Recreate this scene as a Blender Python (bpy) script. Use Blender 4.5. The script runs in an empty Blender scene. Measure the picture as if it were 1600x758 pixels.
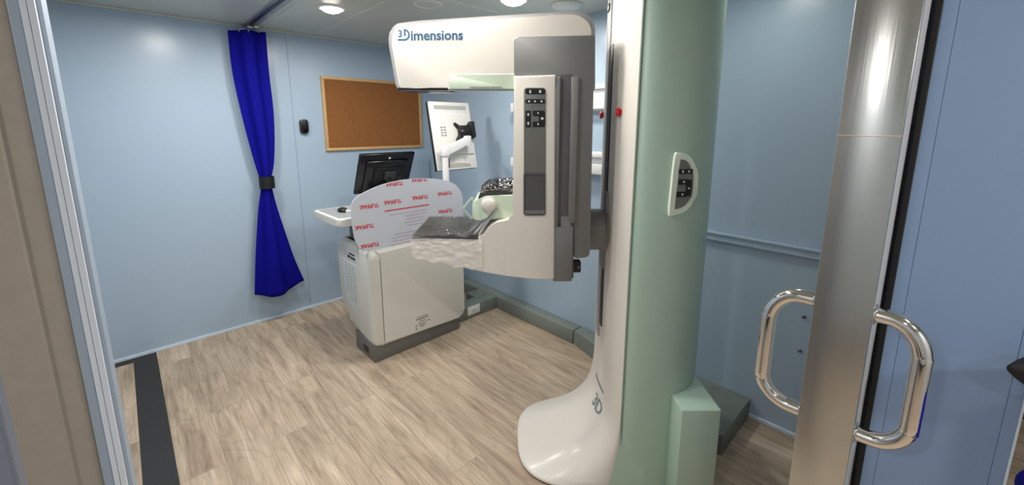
import bpy, bmesh, math, random
from mathutils import Vector, Matrix
random.seed(7)
SC = bpy.context.scene
COL = SC.collection

# ------------------------------------------------------------------ camera model
F, PX, PY, H = 642.0, 800.0, 313.0, 1.53
PITCH = math.atan(116/642.0); AZ = math.radians(46.5)
FW = Vector((math.cos(AZ)*math.cos(PITCH), math.sin(AZ)*math.cos(PITCH), -math.sin(PITCH)))
RT = Vector((math.sin(AZ), -math.cos(AZ), 0))
UP = RT.cross(FW)
CAM = Vector((0, 0, H))
FH = Vector((math.cos(AZ), math.sin(AZ), 0))

def ray(x, y): return FW + RT*((x-PX)/F) - UP*((y-PY)/F)
def on_x(x, y, X): d = ray(x, y); return CAM + d*(X/d.x)
def on_y(x, y, Y): d = ray(x, y); return CAM + d*(Y/d.y)
def on_z(x, y, z): d = ray(x, y); return CAM + d*((z-H)/d.z)
def st(x, y, t):                       # diagonal frame of the imaging machine: s sideways, t deep, z up
    d = ray(x, y); k = t/d.dot(FH); p = CAM + d*k
    return (p.dot(RT), p.z)
def W(s, t, z): return RT*s + FH*t + Vector((0, 0, z))

cam = bpy.data.cameras.new('camera'); co = bpy.data.objects.new('camera', cam); COL.objects.link(co)
cam.sensor_width = 36; cam.lens = F/1600*36; cam.shift_y = -(379-PY)/1600; cam.clip_start = 0.02
m = Matrix((RT, UP, -FW)).transposed().to_4x4(); m.translation = CAM; co.matrix_world = m
SC.camera = co

# ------------------------------------------------------------------ materials
def lin(c):
    return tuple(((v/255)/12.92 if v/255 <= .04045 else ((v/255+.055)/1.055)**2.4) for v in c)
def mat(name, rgb, rough=.5, metal=0, spec=.5, noise=0, nscale=30, bump=0, bscale=200, coat=0, alpha=1, trans=0):
    m = bpy.data.materials.new(name); m.use_nodes = True
    nt = m.node_tree; b = nt.nodes['Principled BSDF']
    c = lin(rgb)
    b.inputs['Base Color'].default_value = (*c, 1)
    b.inputs['Roughness'].default_value = rough; b.inputs['Metallic'].default_value = metal
    b.inputs['Specular IOR Level'].default_value = spec
    b.inputs['Coat Weight'].default_value = coat; b.inputs['Coat Roughness'].default_value = .15
    b.inputs['Alpha'].default_value = alpha; b.inputs['Transmission Weight'].default_value = trans
    tc = nt.nodes.new('ShaderNodeTexCoord')
    if noise:
        n = nt.nodes.new('ShaderNodeTexNoise'); n.inputs['Scale'].default_value = nscale; n.inputs['Detail'].default_value = 4
        nt.links.new(tc.outputs['Object'], n.inputs['Vector'])
        mx = nt.nodes.new('ShaderNodeMix'); mx.data_type = 'RGBA'
        mx.inputs[6].default_value = (*[v*(1-noise) for v in c], 1); mx.inputs[7].default_value = (*[min(1, v*(1+noise)) for v in c], 1)
        nt.links.new(n.outputs['Fac'], mx.inputs[0]); nt.links.new(mx.outputs[2], b.inputs['Base Color'])
    if bump:
        n = nt.nodes.new('ShaderNodeTexNoise'); n.inputs['Scale'].default_value = bscale; n.inputs['Detail'].default_value = 3
        nt.links.new(tc.outputs['Object'], n.inputs['Vector'])
        bp = nt.nodes.new('ShaderNodeBump'); bp.inputs['Strength'].default_value = bump; bp.inputs['Distance'].default_value = .004
        nt.links.new(n.outputs['Fac'], bp.inputs['Height']); nt.links.new(bp.outputs[0], b.inputs['Normal'])
    return m
def emis(name, rgb, s):
    m = bpy.data.materials.new(name); m.use_nodes = True
    b = m.node_tree.nodes['Principled BSDF']; b.inputs['Base Color'].default_value = (*lin(rgb), 1)
    b.inputs['Emission Color'].default_value = (*lin(rgb), 1); b.inputs['Emission Strength'].default_value = s
    return m

M = {}
M['wall'] = mat('wall_blue', (169, 189, 208), .27, spec=.45, bump=.04, bscale=90, noise=.02, nscale=3)
M['wall_seam'] = mat('wall_seam_blue', (112, 140, 165), .5)
M['ceiling'] = mat('ceiling_grey', (196, 200, 192), .34, noise=.04, nscale=5)
M['ceil_seam'] = mat('ceiling_seam', (215, 218, 214), .4)
M['base_trim'] = mat('pale_blue_trim', (208, 224, 238), .4)
M['white'] = mat('machine_white', (226, 220, 212), .38, spec=.5, coat=.15)
M['white2'] = mat('cabinet_white', (222, 220, 212), .42, spec=.5)
M['paint_white'] = mat('paint_white', (236, 236, 236), .4)
M['edge_grey'] = mat('edge_band_grey', (165, 165, 166), .35, spec=.5)
M['seam'] = mat('seam_grey', (150, 146, 142), .6)
M['grey'] = mat('arm_grey', (122, 122, 122), .42, bump=.03, bscale=500)
M['grey_d'] = mat('arm_grey_dark', (96, 96, 100), .42)
M['keygrey'] = mat('keypad_grey', (112, 114, 112), .5)
M['black'] = mat('matte_black', (16, 16, 17), .45)
M['gloss_black'] = mat('gloss_black', (12, 12, 13), .22, spec=.6)
M['icon'] = mat('icon_white', (225, 225, 220), .5)
M['green'] = mat('sage_green', (174, 198, 184), .36, spec=.5, coat=.1)
M['green_l'] = mat('pale_sage_green', (204, 220, 200), .38)
M['rim_green'] = mat('keypad_rim', (222, 232, 218), .35)
M['red'] = mat('stop_red', (200, 16, 24), .35)
M['teal'] = mat('logo_teal', (18, 86, 122), .5)
M['logo_grey'] = mat('logo_grey', (116, 132, 142), .4)
M['duct'] = mat('duct_grey', (124, 133, 126), .5, noise=.04, nscale=6)
M['duct_d'] = mat('duct_dark', (70, 76, 70), .6)
M['base_grey'] = mat('plinth_grey', (112, 110, 105), .55)
M['film'] = mat('film_lilac', (204, 208, 218), .3, spec=.4)
M['filmred'] = mat('film_red', (205, 62, 72), .5)
M['filmline'] = mat('film_print', (176, 150, 168), .5)
M['ink'] = mat('ink_grey', (112, 106, 100), .6)
M['frame_wood'] = mat('pine_frame', (205, 165, 112), .5, noise=.08, nscale=20)
M['curtain'] = mat('royal_blue_cloth', (8, 8, 134), .8, spec=.15, bump=.1, bscale=600)
M['alu'] = mat('aluminium', (180, 182, 184), .35, metal=.9)
M['chrome'] = mat('polished_chrome', (226, 224, 222), .08, metal=1)
M['screw'] = mat('screw_metal', (120, 122, 124), .35, metal=.9)
M['taupe'] = mat('taupe_laminate', (168, 158, 146), .6, noise=.1, nscale=40, bump=.08, bscale=120)
M['jamb'] = mat('jamb_blue_grey', (160, 174, 190), .45)
M['jamb_w'] = mat('jamb_white', (222, 230, 242), .4)
M['strip'] = mat('black_floor_strip', (50, 50, 52), .8, noise=.95, nscale=300)
M['lamp'] = emis('lamp_glow', (255, 246, 232), 14)
M['rubber'] = mat('black_rubber', (10, 10, 11), .6)
M['tan'] = mat('tan_strap', (120, 92, 62), .7)
M['weld'] = mat('weld_bead', (235, 215, 200), .3, metal=.8)

def cork():
    m = mat('cork_brown', (160, 104, 44), .85); nt = m.node_tree; b = nt.nodes['Principled BSDF']
    tc = nt.nodes.new('ShaderNodeTexCoord'); n = nt.nodes.new('ShaderNodeTexNoise'); n.inputs['Scale'].default_value = 160; n.inputs['Detail'].default_value = 5
    r = nt.nodes.new('ShaderNodeValToRGB'); r.color_ramp.elements[0].position = .3; r.color_ramp.elements[1].position = .7
    r.color_ramp.elements[0].color = (*lin((118, 72, 32)), 1); r.color_ramp.elements[1].color = (*lin((160, 104, 52)), 1)
    nt.links.new(tc.outputs['Object'], n.inputs['Vector']); nt.links.new(n.outputs['Fac'], r.inputs[0]); nt.links.new(r.outputs[0], b.inputs['Base Color'])
    return m
M['cork'] = cork()

def brushed():
    m = mat('brushed_steel', (190, 192, 192), .26, metal=1); nt = m.node_tree; b = nt.nodes['Principled BSDF']
    tc = nt.nodes.new('ShaderNodeTexCoord'); mp = nt.nodes.new('ShaderNodeMapping'); mp.inputs['Scale'].default_value = (600, 600, 4)
    n = nt.nodes.new('ShaderNodeTexNoise'); n.inputs['Scale'].default_value = 1; n.inputs['Detail'].default_value = 4
    nt.links.new(tc.outputs['Object'], mp.inputs[0]); nt.links.new(mp.outputs[0], n.inputs['Vector'])
    mr = nt.nodes.new('ShaderNodeMapRange'); mr.inputs[3].default_value = .18; mr.inputs[4].default_value = .30
    nt.links.new(n.outputs['Fac'], mr.inputs[0]); nt.links.new(mr.outputs[0], b.inputs['Roughness'])
    bp = nt.nodes.new('ShaderNodeBump'); bp.inputs['Strength'].default_value = .04; bp.inputs['Distance'].default_value = .002
    nt.links.new(n.outputs['Fac'], bp.inputs['Height']); nt.links.new(bp.outputs[0], b.inputs['Normal'])
    return m
M['steel'] = brushed()

def wood_floor():
    m = mat('vinyl_planks', (190, 172, 148), .5, spec=.35); nt = m.node_tree; b = nt.nodes['Principled BSDF']; L = nt.links.new; N = nt.nodes.new
    tc = N('ShaderNodeTexCoord'); mp = N('ShaderNodeMapping'); mp.inputs['Rotation'].default_value = (0, 0, math.pi/2)
    L(tc.outputs['Object'], mp.inputs[0])
    br = N('ShaderNodeTexBrick'); br.offset = .37; br.inputs['Scale'].default_value = 1
    br.inputs['Brick Width'].default_value = 1.22; br.inputs['Row Height'].default_value = .18; br.inputs['Mortar Size'].default_value = .0012
    br.inputs['Mortar Smooth'].default_value = .3; br.inputs['Bias'].default_value = 0
    br.inputs['Color1'].default_value = (0, 0, 0, 1); br.inputs['Color2'].default_value = (1, 1, 1, 1); br.inputs['Mortar'].default_value = (.5, .5, .5, 1)
    L(mp.outputs[0], br.inputs['Vector'])
    # each plank reads its own stretch of grain
    off = N('ShaderNodeVectorMath'); off.operation = 'SCALE'; L(br.outputs['Color'], off.inputs[0]); off.inputs[3].default_value = 37.0
    ad = N('ShaderNodeVectorMath'); ad.operation = 'ADD'; L(mp.outputs[0], ad.inputs[0]); L(off.outputs[0], ad.inputs[1])
    sc = N('ShaderNodeVectorMath'); sc.operation = 'MULTIPLY'; L(ad.outputs[0], sc.inputs[0]); sc.inputs[1].default_value = (1.1, 9, 1)
    n1 = N('ShaderNodeTexNoise'); n1.inputs['Scale'].default_value = 1.6; n1.inputs['Detail'].default_value = 7; n1.inputs['Roughness'].default_value = .62; n1.inputs['Distortion'].default_value = .9
    L(sc.outputs[0], n1.inputs['Vector'])
    sc2 = N('ShaderNodeVectorMath'); sc2.operation = 'MULTIPLY'; L(ad.outputs[0], sc2.inputs[0]); sc2.inputs[1].default_value = (5, 110, 1)
    n2 = N('ShaderNodeTexNoise'); n2.inputs['Scale'].default_value = 1; n2.inputs['Detail'].default_value = 4; L(sc2.outputs[0], n2.inputs['Vector'])
    # cathedral grain: contour lines of a stretched noise
    sc3 = N('ShaderNodeVectorMath'); sc3.operation = 'MULTIPLY'; L(ad.outputs[0], sc3.inputs[0]); sc3.inputs[1].default_value = (1.3, 6.5, 1)
    n3 = N('ShaderNodeTexNoise'); n3.inputs['Scale'].default_value = 1; n3.inputs['Detail'].default_value = 1.5; n3.inputs['Distortion'].default_value = .4; L(sc3.outputs[0], n3.inputs['Vector'])
    mu = N('ShaderNodeMath'); mu.operation = 'MULTIPLY'; L(n3.outputs['Fac'], mu.inputs[0]); mu.inputs[1].default_value = 12
    fr = N('ShaderNodeMath'); fr.operation = 'PINGPONG'; L(mu.outputs[0], fr.inputs[0]); fr.inputs[1].default_value = .5
    r3 = N('ShaderNodeMapRange'); L(fr.outputs[0], r3.inputs[0]); r3.inputs[1].default_value = 0; r3.inputs[2].default_value = .16; r3.inputs[3].default_value = .88; r3.inputs[4].default_value = 1
    ramp = N('ShaderNodeValToRGB'); e = ramp.color_ramp.elements
    e[0].position = .3; e[0].color = (*lin((158, 138, 118)), 1); e[1].position = .66; e[1].color = (*lin((208, 189, 166)), 1)
    k = ramp.color_ramp.elements.new(.48); k.color = (*lin((188, 168, 146)), 1)
    L(n1.outputs['Fac'], ramp.inputs[0])
    r2 = N('ShaderNodeMapRange'); L(n2.outputs['Fac'], r2.inputs[0]); r2.inputs[1].default_value = .3; r2.inputs[2].default_value = .7; r2.inputs[3].default_value = .80; r2.inputs[4].default_value = 1.12
    pl = N('ShaderNodeMapRange'); L(br.outputs['Color'], pl.inputs[0]); pl.inputs[3].default_value = .9; pl.inputs[4].default_value = 1.06
    m1 = N('ShaderNodeMath'); m1.operation = 'MULTIPLY'; L(r2.outputs[0], m1.inputs[0]); L(r3.outputs[0], m1.inputs[1])
    m2 = N('ShaderNodeMath'); m2.operation = 'MULTIPLY'; L(m1.outputs[0], m2.inputs[0]); L(pl.outputs[0], m2.inputs[1])
    se = N('ShaderNodeMapRange'); L(br.outputs['Fac'], se.inputs[0]); se.inputs[3].default_value = 1; se.inputs[4].default_value = .72
    m3 = N('ShaderNodeMath'); m3.operation = 'MULTIPLY'; L(m2.outputs[0], m3.inputs[0]); L(se.outputs[0], m3.inputs[1])
    fin = N('ShaderNodeVectorMath'); fin.operation = 'SCALE'; L(ramp.outputs[0], fin.inputs[0]); L(m3.outputs[0], fin.inputs[3])
    L(fin.outputs[0], b.inputs['Base Color'])
    return m
M['floor'] = wood_floor()

def plastic_film(name, tint, alpha):
    m = mat(name, tint, .12, spec=.8, alpha=alpha); nt = m.node_tree; b = nt.nodes['Principled BSDF']
    tc = nt.nodes.new('ShaderNodeTexCoord'); n = nt.nodes.new('ShaderNodeTexNoise'); n.inputs['Scale'].default_value = 14; n.inputs['Detail'].default_value = 3; n.inputs['Distortion'].default_value = 1.5
    nt.links.new(tc.outputs['Object'], n.inputs['Vector'])
    bp = nt.nodes.new('ShaderNodeBump'); bp.inputs['Strength'].default_value = .6; bp.inputs['Distance'].default_value = .02
    nt.links.new(n.outputs['Fac'], bp.inputs['Height']); nt.links.new(bp.outputs[0], b.inputs['Normal'])
    return m
M['bag'] = plastic_film('clear_plastic_bag', (246, 240, 234), .5)
M['bag_dark'] = plastic_film('black_gloss_under_film', (46, 46, 44), 1)

# ------------------------------------------------------------------ mesh helpers (world coordinates in, object linked)
def mesh_obj(name, bm, mt, parent=None, smooth=40):
    bmesh.ops.remove_doubles(bm, verts=bm.verts, dist=1e-6)
    bmesh.ops.recalc_face_normals(bm, faces=bm.faces)
    me = bpy.data.meshes.new(name)
    mats = mt if isinstance(mt, list) else [mt]
    for x in mats: me.materials.append(x)
    if smooth:
        for f in bm.faces: f.smooth = True
    bm.to_mesh(me); bm.free()
    if smooth: me.set_sharp_from_angle(angle=math.radians(smooth))
    o = bpy.data.objects.new(name, me); COL.objects.link(o)
    if parent is not None:
        o.parent = parent
        p = parent; M4 = Matrix.Identity(4)
        while p is not None:
            M4 = p.matrix_basis @ M4; p = p.parent
        me.transform(M4.inverted())
    else:
        # origin at the base
        vs = [v.co for v in me.vertices]
        c = Vector(((min(v.x for v in vs)+max(v.x for v in vs))/2, (min(v.y for v in vs)+max(v.y for v in vs))/2, min(v.z for v in vs)))
        me.transform(Matrix.Translation(-c)); o.location = c
    return o
def tag(o, label=None, cat=None, group=None, kind=None):
    if label: o['label'] = label
    if cat: o['category'] = cat
    if group: o['group'] = group
    if kind: o['kind'] = kind
    return o
def thing(name, label, cat, loc, group=None, rz=0):
    o = bpy.data.objects.new(name, None); COL.objects.link(o)
    o.empty_display_size = .1
    o.location = loc; o.rotation_euler = (0, 0, rz)
    o.matrix_basis = Matrix.Translation(Vector(loc)) @ Matrix.Rotation(rz, 4, 'Z')
    return tag(o, label, cat, group)
def new(): return bmesh.new()
def add_box(bm, lo, hi, bev=0, seg=2, fr=None):
    """axis box between lo and hi; fr maps (a,b,c) to world"""
    t = new()
    vs = [t.verts.new((x, y, z)) for x in (lo[0], hi[0]) for y in (lo[1], hi[1]) for z in (lo[2], hi[2])]
    for f in ((0, 1, 3, 2), (4, 6, 7, 5), (0, 4, 5, 1), (2, 3, 7, 6), (0, 2, 6, 4), (1, 5, 7, 3)): t.faces.new([vs[i] for i in f])
    if bev: bmesh.ops.bevel(t, geom=list(t.edges), offset=bev, segments=seg, affect='EDGES', profile=.5, clamp_overlap=True)
    merge(bm, t, fr)
def merge(bm, t, fr=None):
    t.verts.index_update()
    mp = {}
    for v in t.verts: mp[v.index] = bm.verts.new(fr(*v.co) if fr else v.co)
    for f in t.faces:
        try:
            nf = bm.faces.new([mp[v.index] for v in f.verts]); nf.material_index = f.material_index
        except ValueError: pass
    t.free()
def add_prism(bm, pts, off, bev=0, seg=2):
    """polygon (3-D points) extruded by the vector off"""
    t = new(); off = Vector(off)
    a = [t.verts.new(Vector(p)) for p in pts]; b = [t.verts.new(Vector(p)+off) for p in pts]; n = len(pts)
    t.faces.new(a); t.faces.new(b[::-1])
    for i in range(n): t.faces.new((a[i], b[i], b[(i+1) % n], a[(i+1) % n]))
    if bev:
        cap = [e for e in t.edges if all(v in set(a) for v in e.verts) or all(v in set(b) for v in e.verts)]
        bmesh.ops.bevel(t, geom=cap, offset=bev, segments=seg, affect='EDGES', profile=.5, clamp_overlap=True)
    merge(bm, t)
def rounded(pts, rad, n=6):
    """2-D polygon with rounded corners; rad number or list"""
    out = []; N = len(pts)
    for i, p in enumerate(pts):
        r = rad[i] if isinstance(rad, (list, tuple)) else rad
        p = Vector(p); a = Vector(pts[i-1])-p; b = Vector(pts[(i+1) % N])-p
        if r <= 0: out.append(tuple(p)); continue
        d = min(r, a.length*.48, b.length*.48)
        q0 = p+a.normalized()*d; q1 = p+b.normalized()*d
        for k in range(n+1):
            u = k/n; out.append(tuple(q0*(1-u)**2 + p*2*u*(1-u) + q1*u*u))
    return out
def frame(d):
    d = d.normalized(); a = Vector((0, 0, 1)) if abs(d.z) < .9 else Vector((1, 0, 0))
    u = d.cross(a).normalized(); return u, d.cross(u).normalized()
def add_tube(bm, path, r, n=12, cap=True):
    path = [Vector(p) for p in path]; rings = []; u = None
    for i, p in enumerate(path):
        d = (path[min(i+1, len(path)-1)]-path[max(i-1, 0)]).normalized()
        if u is None: u, _ = frame(d)
        u = (u-d*u.dot(d)).normalized(); v = d.cross(u)
        rr = r[i] if isinstance(r, (list, tuple)) else r
        rings.append([bm.verts.new(p+(u*math.cos(2*math.pi*k/n)+v*math.sin(2*math.pi*k/n))*rr) for k in range(n)])
    for a, b in zip(rings, rings[1:]):
        for k in range(n): bm.faces.new((a[k], a[(k+1) % n], b[(k+1) % n], b[k]))
    if cap: bm.faces.new(rings[0][::-1]); bm.faces.new(rings[-1])
def add_lathe(bm, c, axis, prof, n=32):
    """profile [(radius, along axis)] turned about the axis"""
    c = Vector(c); d = Vector(axis).normalized(); u, v = frame(d); rings = []
    for r, h in prof:
        if r < 1e-6: rings.append([bm.verts.new(c+d*h)]); continue
        rings.append([bm.verts.new(c+d*h+(u*math.cos(2*math.pi*k/n)+v*math.sin(2*math.pi*k/n))*r) for k in range(n)])
    for a, b in zip(rings, rings[1:]):
        for k in range(n):
            q = [a[k % len(a)], a[(k+1) % len(a)], b[(k+1) % len(b)], b[k % len(b)]]
            q = list(dict.fromkeys(q))
            if len(q) > 2: bm.faces.new(q)
    for rg, rev in ((rings[0], True), (rings[-1], False)):
        if len(rg) > 2: bm.faces.new(rg[::-1] if rev else rg)
def add_loft(bm, rings, closed=True, caps=True):
    R = [[bm.verts.new(Vector(p)) for p in r] for r in rings]; n = len(R[0])
    for a, b in zip(R, R[1:]):
        for k in range(n if closed else n-1): bm.faces.new((a[k], a[(k+1) % n], b[(k+1) % n], b[k]))
    if caps and closed: bm.faces.new(R[0][::-1]); bm.faces.new(R[-1])
def smooth_path(pts, n=6):
    """Catmull-Rom through the points"""
    P = [Vector(p) for p in pts]; out = []
    for i in range(len(P)-1):
        a = P[max(i-1, 0)]; b = P[i]; c = P[i+1]; d = P[min(i+2, len(P)-1)]
        for k in range(n):
            t = k/n; out.append(.5*((2*b)+(c-a)*t+(2*a-5*b+4*c-d)*t*t+(3*b-a-3*c+d)*t**3))
    out.append(P[-1]); return out
def add_text(bm, s, size, fn, depth=.0006, bold=0):
    """lettering as a thin solid; fn maps (x, y, z) of the text plane to world"""
    cu = bpy.data.curves.new('lettering', 'FONT'); cu.body = s; cu.size = size; cu.extrude = depth; cu.offset = bold
    cu.align_x = 'CENTER'; cu.align_y = 'CENTER'; cu.resolution_u = 3
    o = bpy.data.objects.new('lettering', cu); COL.objects.link(o)
    dg = bpy.context.evaluated_depsgraph_get(); dg.update()
    me = bpy.data.meshes.new_from_object(o.evaluated_get(dg))
    t = new(); t.from_mesh(me); merge(bm, t, lambda x, y, z: fn(x, y, z))
    bpy.data.objects.remove(o); bpy.data.curves.remove(cu); bpy.data.meshes.remove(me)

XR, YB, ZC = 2.27, 3.575, 2.235        # right wall, back wall, ceiling

# ================================================================== SETTING
def struct(name, bm, mt, label=None, cat=None, smooth=0):
    o = mesh_obj(name, bm, mt, None, smooth); o['kind'] = 'structure'
    if label: o['label'] = label
    if cat: o['category'] = cat
    return o
b = new(); add_box(b, (-1.6, -1.9, -.06), (3.4, YB+.1, 0)); struct('floor', b, M['floor'], 'greige wood plank vinyl floor of the room', 'floor')
b = new(); add_box(b, (-1.6, -1.9, ZC), (3.4, YB+.1, ZC+.06)); struct('ceiling', b, M['ceiling'], 'grey green panelled ceiling with round downlights', 'ceiling')
b = new(); add_box(b, (-.35, YB, 0), (XR+.1, YB+.1, ZC)); struct('wall_back', b, M['wall'], 'pale blue wall carrying the corkboard and curtain', 'wall')
b = new(); add_box(b, (XR, -.0, 0), (XR+.1, YB, ZC)); struct('wall_right', b, M['wall'], 'pale blue wall behind the imaging machine', 'wall')
b = new(); add_box(b, (-.45, 1.06, 0), (-.35, YB+.1, ZC)); struct('wall_left', b, M['wall'], 'pale blue end wall hidden behind the door jamb', 'wall')
# wall the door slides behind, with two panel seams and a rubber seal at its end
PXW = 1.16
b = new()
ys = [.0405, .0195, .0187, -.1385, -.1395, -.157]
add_box(b, (PXW, ys[1], 0), (PXW+.06, ys[0], ZC)); add_box(b, (PXW, ys[3], 0), (PXW+.06, ys[2], ZC)); add_box(b, (PXW, ys[5], 0), (PXW+.06, ys[4], ZC))
add_box(b, (PXW+.002, ys[5], 0), (PXW+.058, ys[0], ZC))
wf = struct('wall_front', b, mat('wall_blue_cool_shade', (132, 156, 192), .4, spec=.4, bump=.04, bscale=90), 'blue panelled wall end right of the steel sliding door', 'wall')  # same wall paint, colour made darker and bluer to stand for cool light
b = new(); add_box(b, (PXW-.002, .0405, 0), (PXW+.06, .0515, ZC), .002); o = struct('trim_1', b, M['rubber'], 'black rubber seal between sliding door and blue wall', 'trim')
b = new(); add_box(b, (PXW-.001, -.1605, 0), (PXW+.062, -.157, ZC)); struct('trim_2', b, M['base_trim'], 'pale edge strip on the blue wall end at far right', 'trim')
# hall behind the camera
b = new(); add_box(b, (-1.6, -2.0, 0), (3.4, -1.9, ZC)); struct('wall_hall', b, mat('hall_wall', (196, 202, 204), .5), 'plain hall wall', 'wall')
b = new(); add_box(b, (3.3, -1.9, 0), (3.4, 0, ZC)); struct('wall_hall_end', b, mat('hall_dark', (60, 58, 58), .6), 'dark end of the hall', 'wall')
b = new(); add_box(b, (-1.6, -1.9, 0), (-1.5, 1.0, ZC)); struct('wall_hall_side', b, mat('hall_wall_side', (198, 206, 212), .5), 'plain side wall of the hall', 'wall')
b = new(); add_box(b, (PXW+.06, -.06, 0), (3.3, -.0, ZC)); struct('wall_hall_return', b, M['wall'], 'blue hall side of the wall beside the sliding door', 'wall')
b = new(); add_box(b, (-1.5, -1.9, 0), (-1.488, 1.0, .16), .003); struct('reflection_strip_hall', b, M['rubber'], 'unseen black skirting added in the hall for the steel edge to reflect', 'baseboard')  # added out of view to put a dark band in the steel reflection
# left jamb: taupe wall face, blue grey stop, white strip, thin blue edge
b = new()
add_box(b, (-1.5, 1.0, 0), (-.0955, 1.06, ZC), .002)
add_prism(b, [(-.1325, 1.0, 0), (-.128, .9965, 0), (-.1235, 1.0, 0)], (0, 0, ZC))
struct('wall_left_front', b, M['taupe'], 'taupe laminate wall face left of the doorway', 'wall')
b = new(); add_box(b, (-.6, .57, 0), (-.109, .60, ZC), .003); struct('trim_3', b, mat('edge_blue_grey', (112, 118, 134), .5), 'blurred blue grey panel edge at far left', 'trim')
b = new(); add_box(b, (-.0955, .985, 0), (-.0825, 1.07, ZC), .0015); struct('trim_4', b, M['jamb'], 'blue grey stop of the doorway jamb', 'trim')
b = new(); add_box(b, (-.0825, .98, 0), (-.075, 1.07, ZC), .001); add_box(b, (-.0745, .98, 0), (-.0665, 1.07, ZC), .001); add_box(b, (-.080, .984, 0), (-.068, 1.07, ZC))
struct('trim_5', b, M['jamb_w'], 'white grooved edge strip of the doorway jamb', 'trim')
b = new(); add_box(b, (-.0665, 1.0, 0), (-.0605, 1.10, ZC), .001); struct('trim_6', b, M['jamb'], 'thin blue inner edge of the doorway jamb', 'trim')
# base trims, chair rail, wall seams
b = new(); add_box(b, (-.35, YB-.012, .0), (XR, YB, .022), .003); struct('baseboard_back', b, M['base_trim'], 'thin pale blue trim along the back wall', 'baseboard')
b = new(); add_box(b, (XR-.012, .0, .0), (XR, .55, .022), .003); struct('baseboard_right', b, M['base_trim'], 'thin pale blue trim along the right wall', 'baseboard')
b = new(); add_box(b, (XR-.022, -.0, .925), (XR, 1.2, .972), .006); add_box(b, (XR-.03, -.0, .962), (XR, 1.2, .975), .004); struct('trim_7', b, M['wall'], 'blue chair rail on the wall behind the machine', 'trim')
b = new()
for x in (1.02,): add_box(b, (x-.0012, YB-.0015, .02), (x+.0012, YB, ZC))
struct('trim_8', b, M['wall_seam'], 'fine vertical panel seam right of the curtain', 'trim')
# access panel low on the back wall
b = new(); add_box(b, (1.5, YB-.014, .12), (2.235, YB, 1.195), .003); struct('trim_9', b, M['wall'], 'flush blue access panel under the corkboard', 'panel')
# ceiling seams
b = new()
for x in (1.21,): add_box(b, (x-.004, 1.2, ZC-.002), (x+.004, YB-.2, ZC))
for (x0, y0, x1, y1) in ((1.21, 2.07, XR, 2.07), (.86, 2.75, .86, 3.5)):
    add_box(b, (x0-.004, y0-.004, ZC-.002), (x1+.004, y1+.004, ZC))
struct('trim_10', b, M['ceil_seam'], 'pale seams between the ceiling panels', 'trim')
b = new(); add_box(b, (-.35, YB-.02, ZC-.012), (XR, YB, ZC), .003); struct('trim_11', b, M['ceiling'], 'grey ceiling edge trim along the back wall', 'trim')
# black non-slip strip
b = new()
add_prism(b, [(-.105, .2, 0), (.012, .2, 0), (.012, YB-.012, 0), (-.33, YB-.012, 0), (-.33, YB-.075, 0), (-.105, YB-.075, 0)], (0, 0, .0025))
struct('trim_12', b, M['strip'], 'speckled black floor strip inside the doorway', 'strip')

# sliding door seen end-on
DX, DY0, DY1 = .97, .0555, .145
d = bpy.data.objects.new('door_1', None); COL.objects.link(d); d.location = (DX+.4, .1, 0); d.matrix_basis = Matrix.Translation((DX+.4, .1, 0))
tag(d, 'open sliding door with brushed steel edge and two chrome handles', 'door', kind='structure')
b = new(); add_box(b, (DX+.004, DY0+.002, .012), (DX+.85, DY1-.002, ZC-.015), .002); mesh_obj('door_leaf', b, M['edge_grey'], d)
b = new(); add_box(b, (DX-.002, DY0, .012), (DX+.006, DY1, ZC-.015), .002); mesh_obj('steel_edge_cap', b, M['steel'], d)
b = new()
zw = on_x(1350, 212, DX).z
add_box(b, (DX-.0028, DY0+.001, zw-.0012), (DX, DY1-.001, zw+.0012), .0005)
mesh_obj('weld_line', b, M['weld'], d)
def door_handle(side, x0, z0, z1, out):
    yb = DY0+.002 if side < 0 else DY1-.002; R_ = .0150
    t = new()
    pts = [(x0, yb, z1), (x0, yb+side*out*.3, z1)]; hr = .07
    for k in range(1, 9):
        a = k/8*math.pi/2; pts.append((x0, yb+side*out*(.3+.7*math.sin(a)), z1-(1-math.cos(a))*hr))
    for k in range(8, -1, -1):
        a = k/8*math.pi/2; pts.append((x0, yb+side*out*(.3+.7*math.sin(a)), z0+(1-math.cos(a))*hr*.8))
    pts.append((x0, yb, z0))
    add_tube(t, smooth_path(pts, 3), R_, 20)
    h = mesh_obj('door_handle', t, M['chrome'], d, 60)
    t = new()
    for z in (z0, z1): add_lathe(t, (x0, yb, z), (0, side, 0), [(.021, 0), (.021, .003), (.0165, .006), (.0125, .006)], 28)
    mesh_obj('handle_flange', t, M['chrome'], h, 40)
HX = DX+.03
zt = on_x(1363, 490, HX).z; zb = on_x(1328, 672, HX).z
door_handle(-1, HX, zb, zt, .075)
door_handle(1, HX, zb, zt, .082)

# ================================================================== CURTAIN AND TRACK
tr = thing('curtain_track', 'aluminium curtain track crossing the ceiling to the back wall', 'curtain track', (.77, 2.4, ZC))
b = new(); add_box(b, (.735, .9, ZC-.012), (.805, YB-.02, ZC), .002); mesh_obj('rail', b, M['alu'], tr)
b = new(); add_box(b, (.748, .9, ZC-.0145), (.772, YB-.03, ZC-.011)); mesh_obj('slot', b, M['black'], tr)
for y in (3.3, 3.0, 2.6):
    b = new(); add_lathe(b, (.789, y, ZC-.011), (0, 0, -1), [(.008, 0), (.008, .003), (.004, .005), (0, .005)], 14)
    mesh_obj('screw', b, M['alu'], tr)
b = new(); add_box(b, (.745, 3.44, ZC-.036), (.80, 3.50, ZC-.012), .006); add_box(b, (.775, 3.40, ZC-.04), (.805, 3.44, ZC-.014), .008); mesh_obj('end_stop', b, M['alu'], tr)

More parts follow.
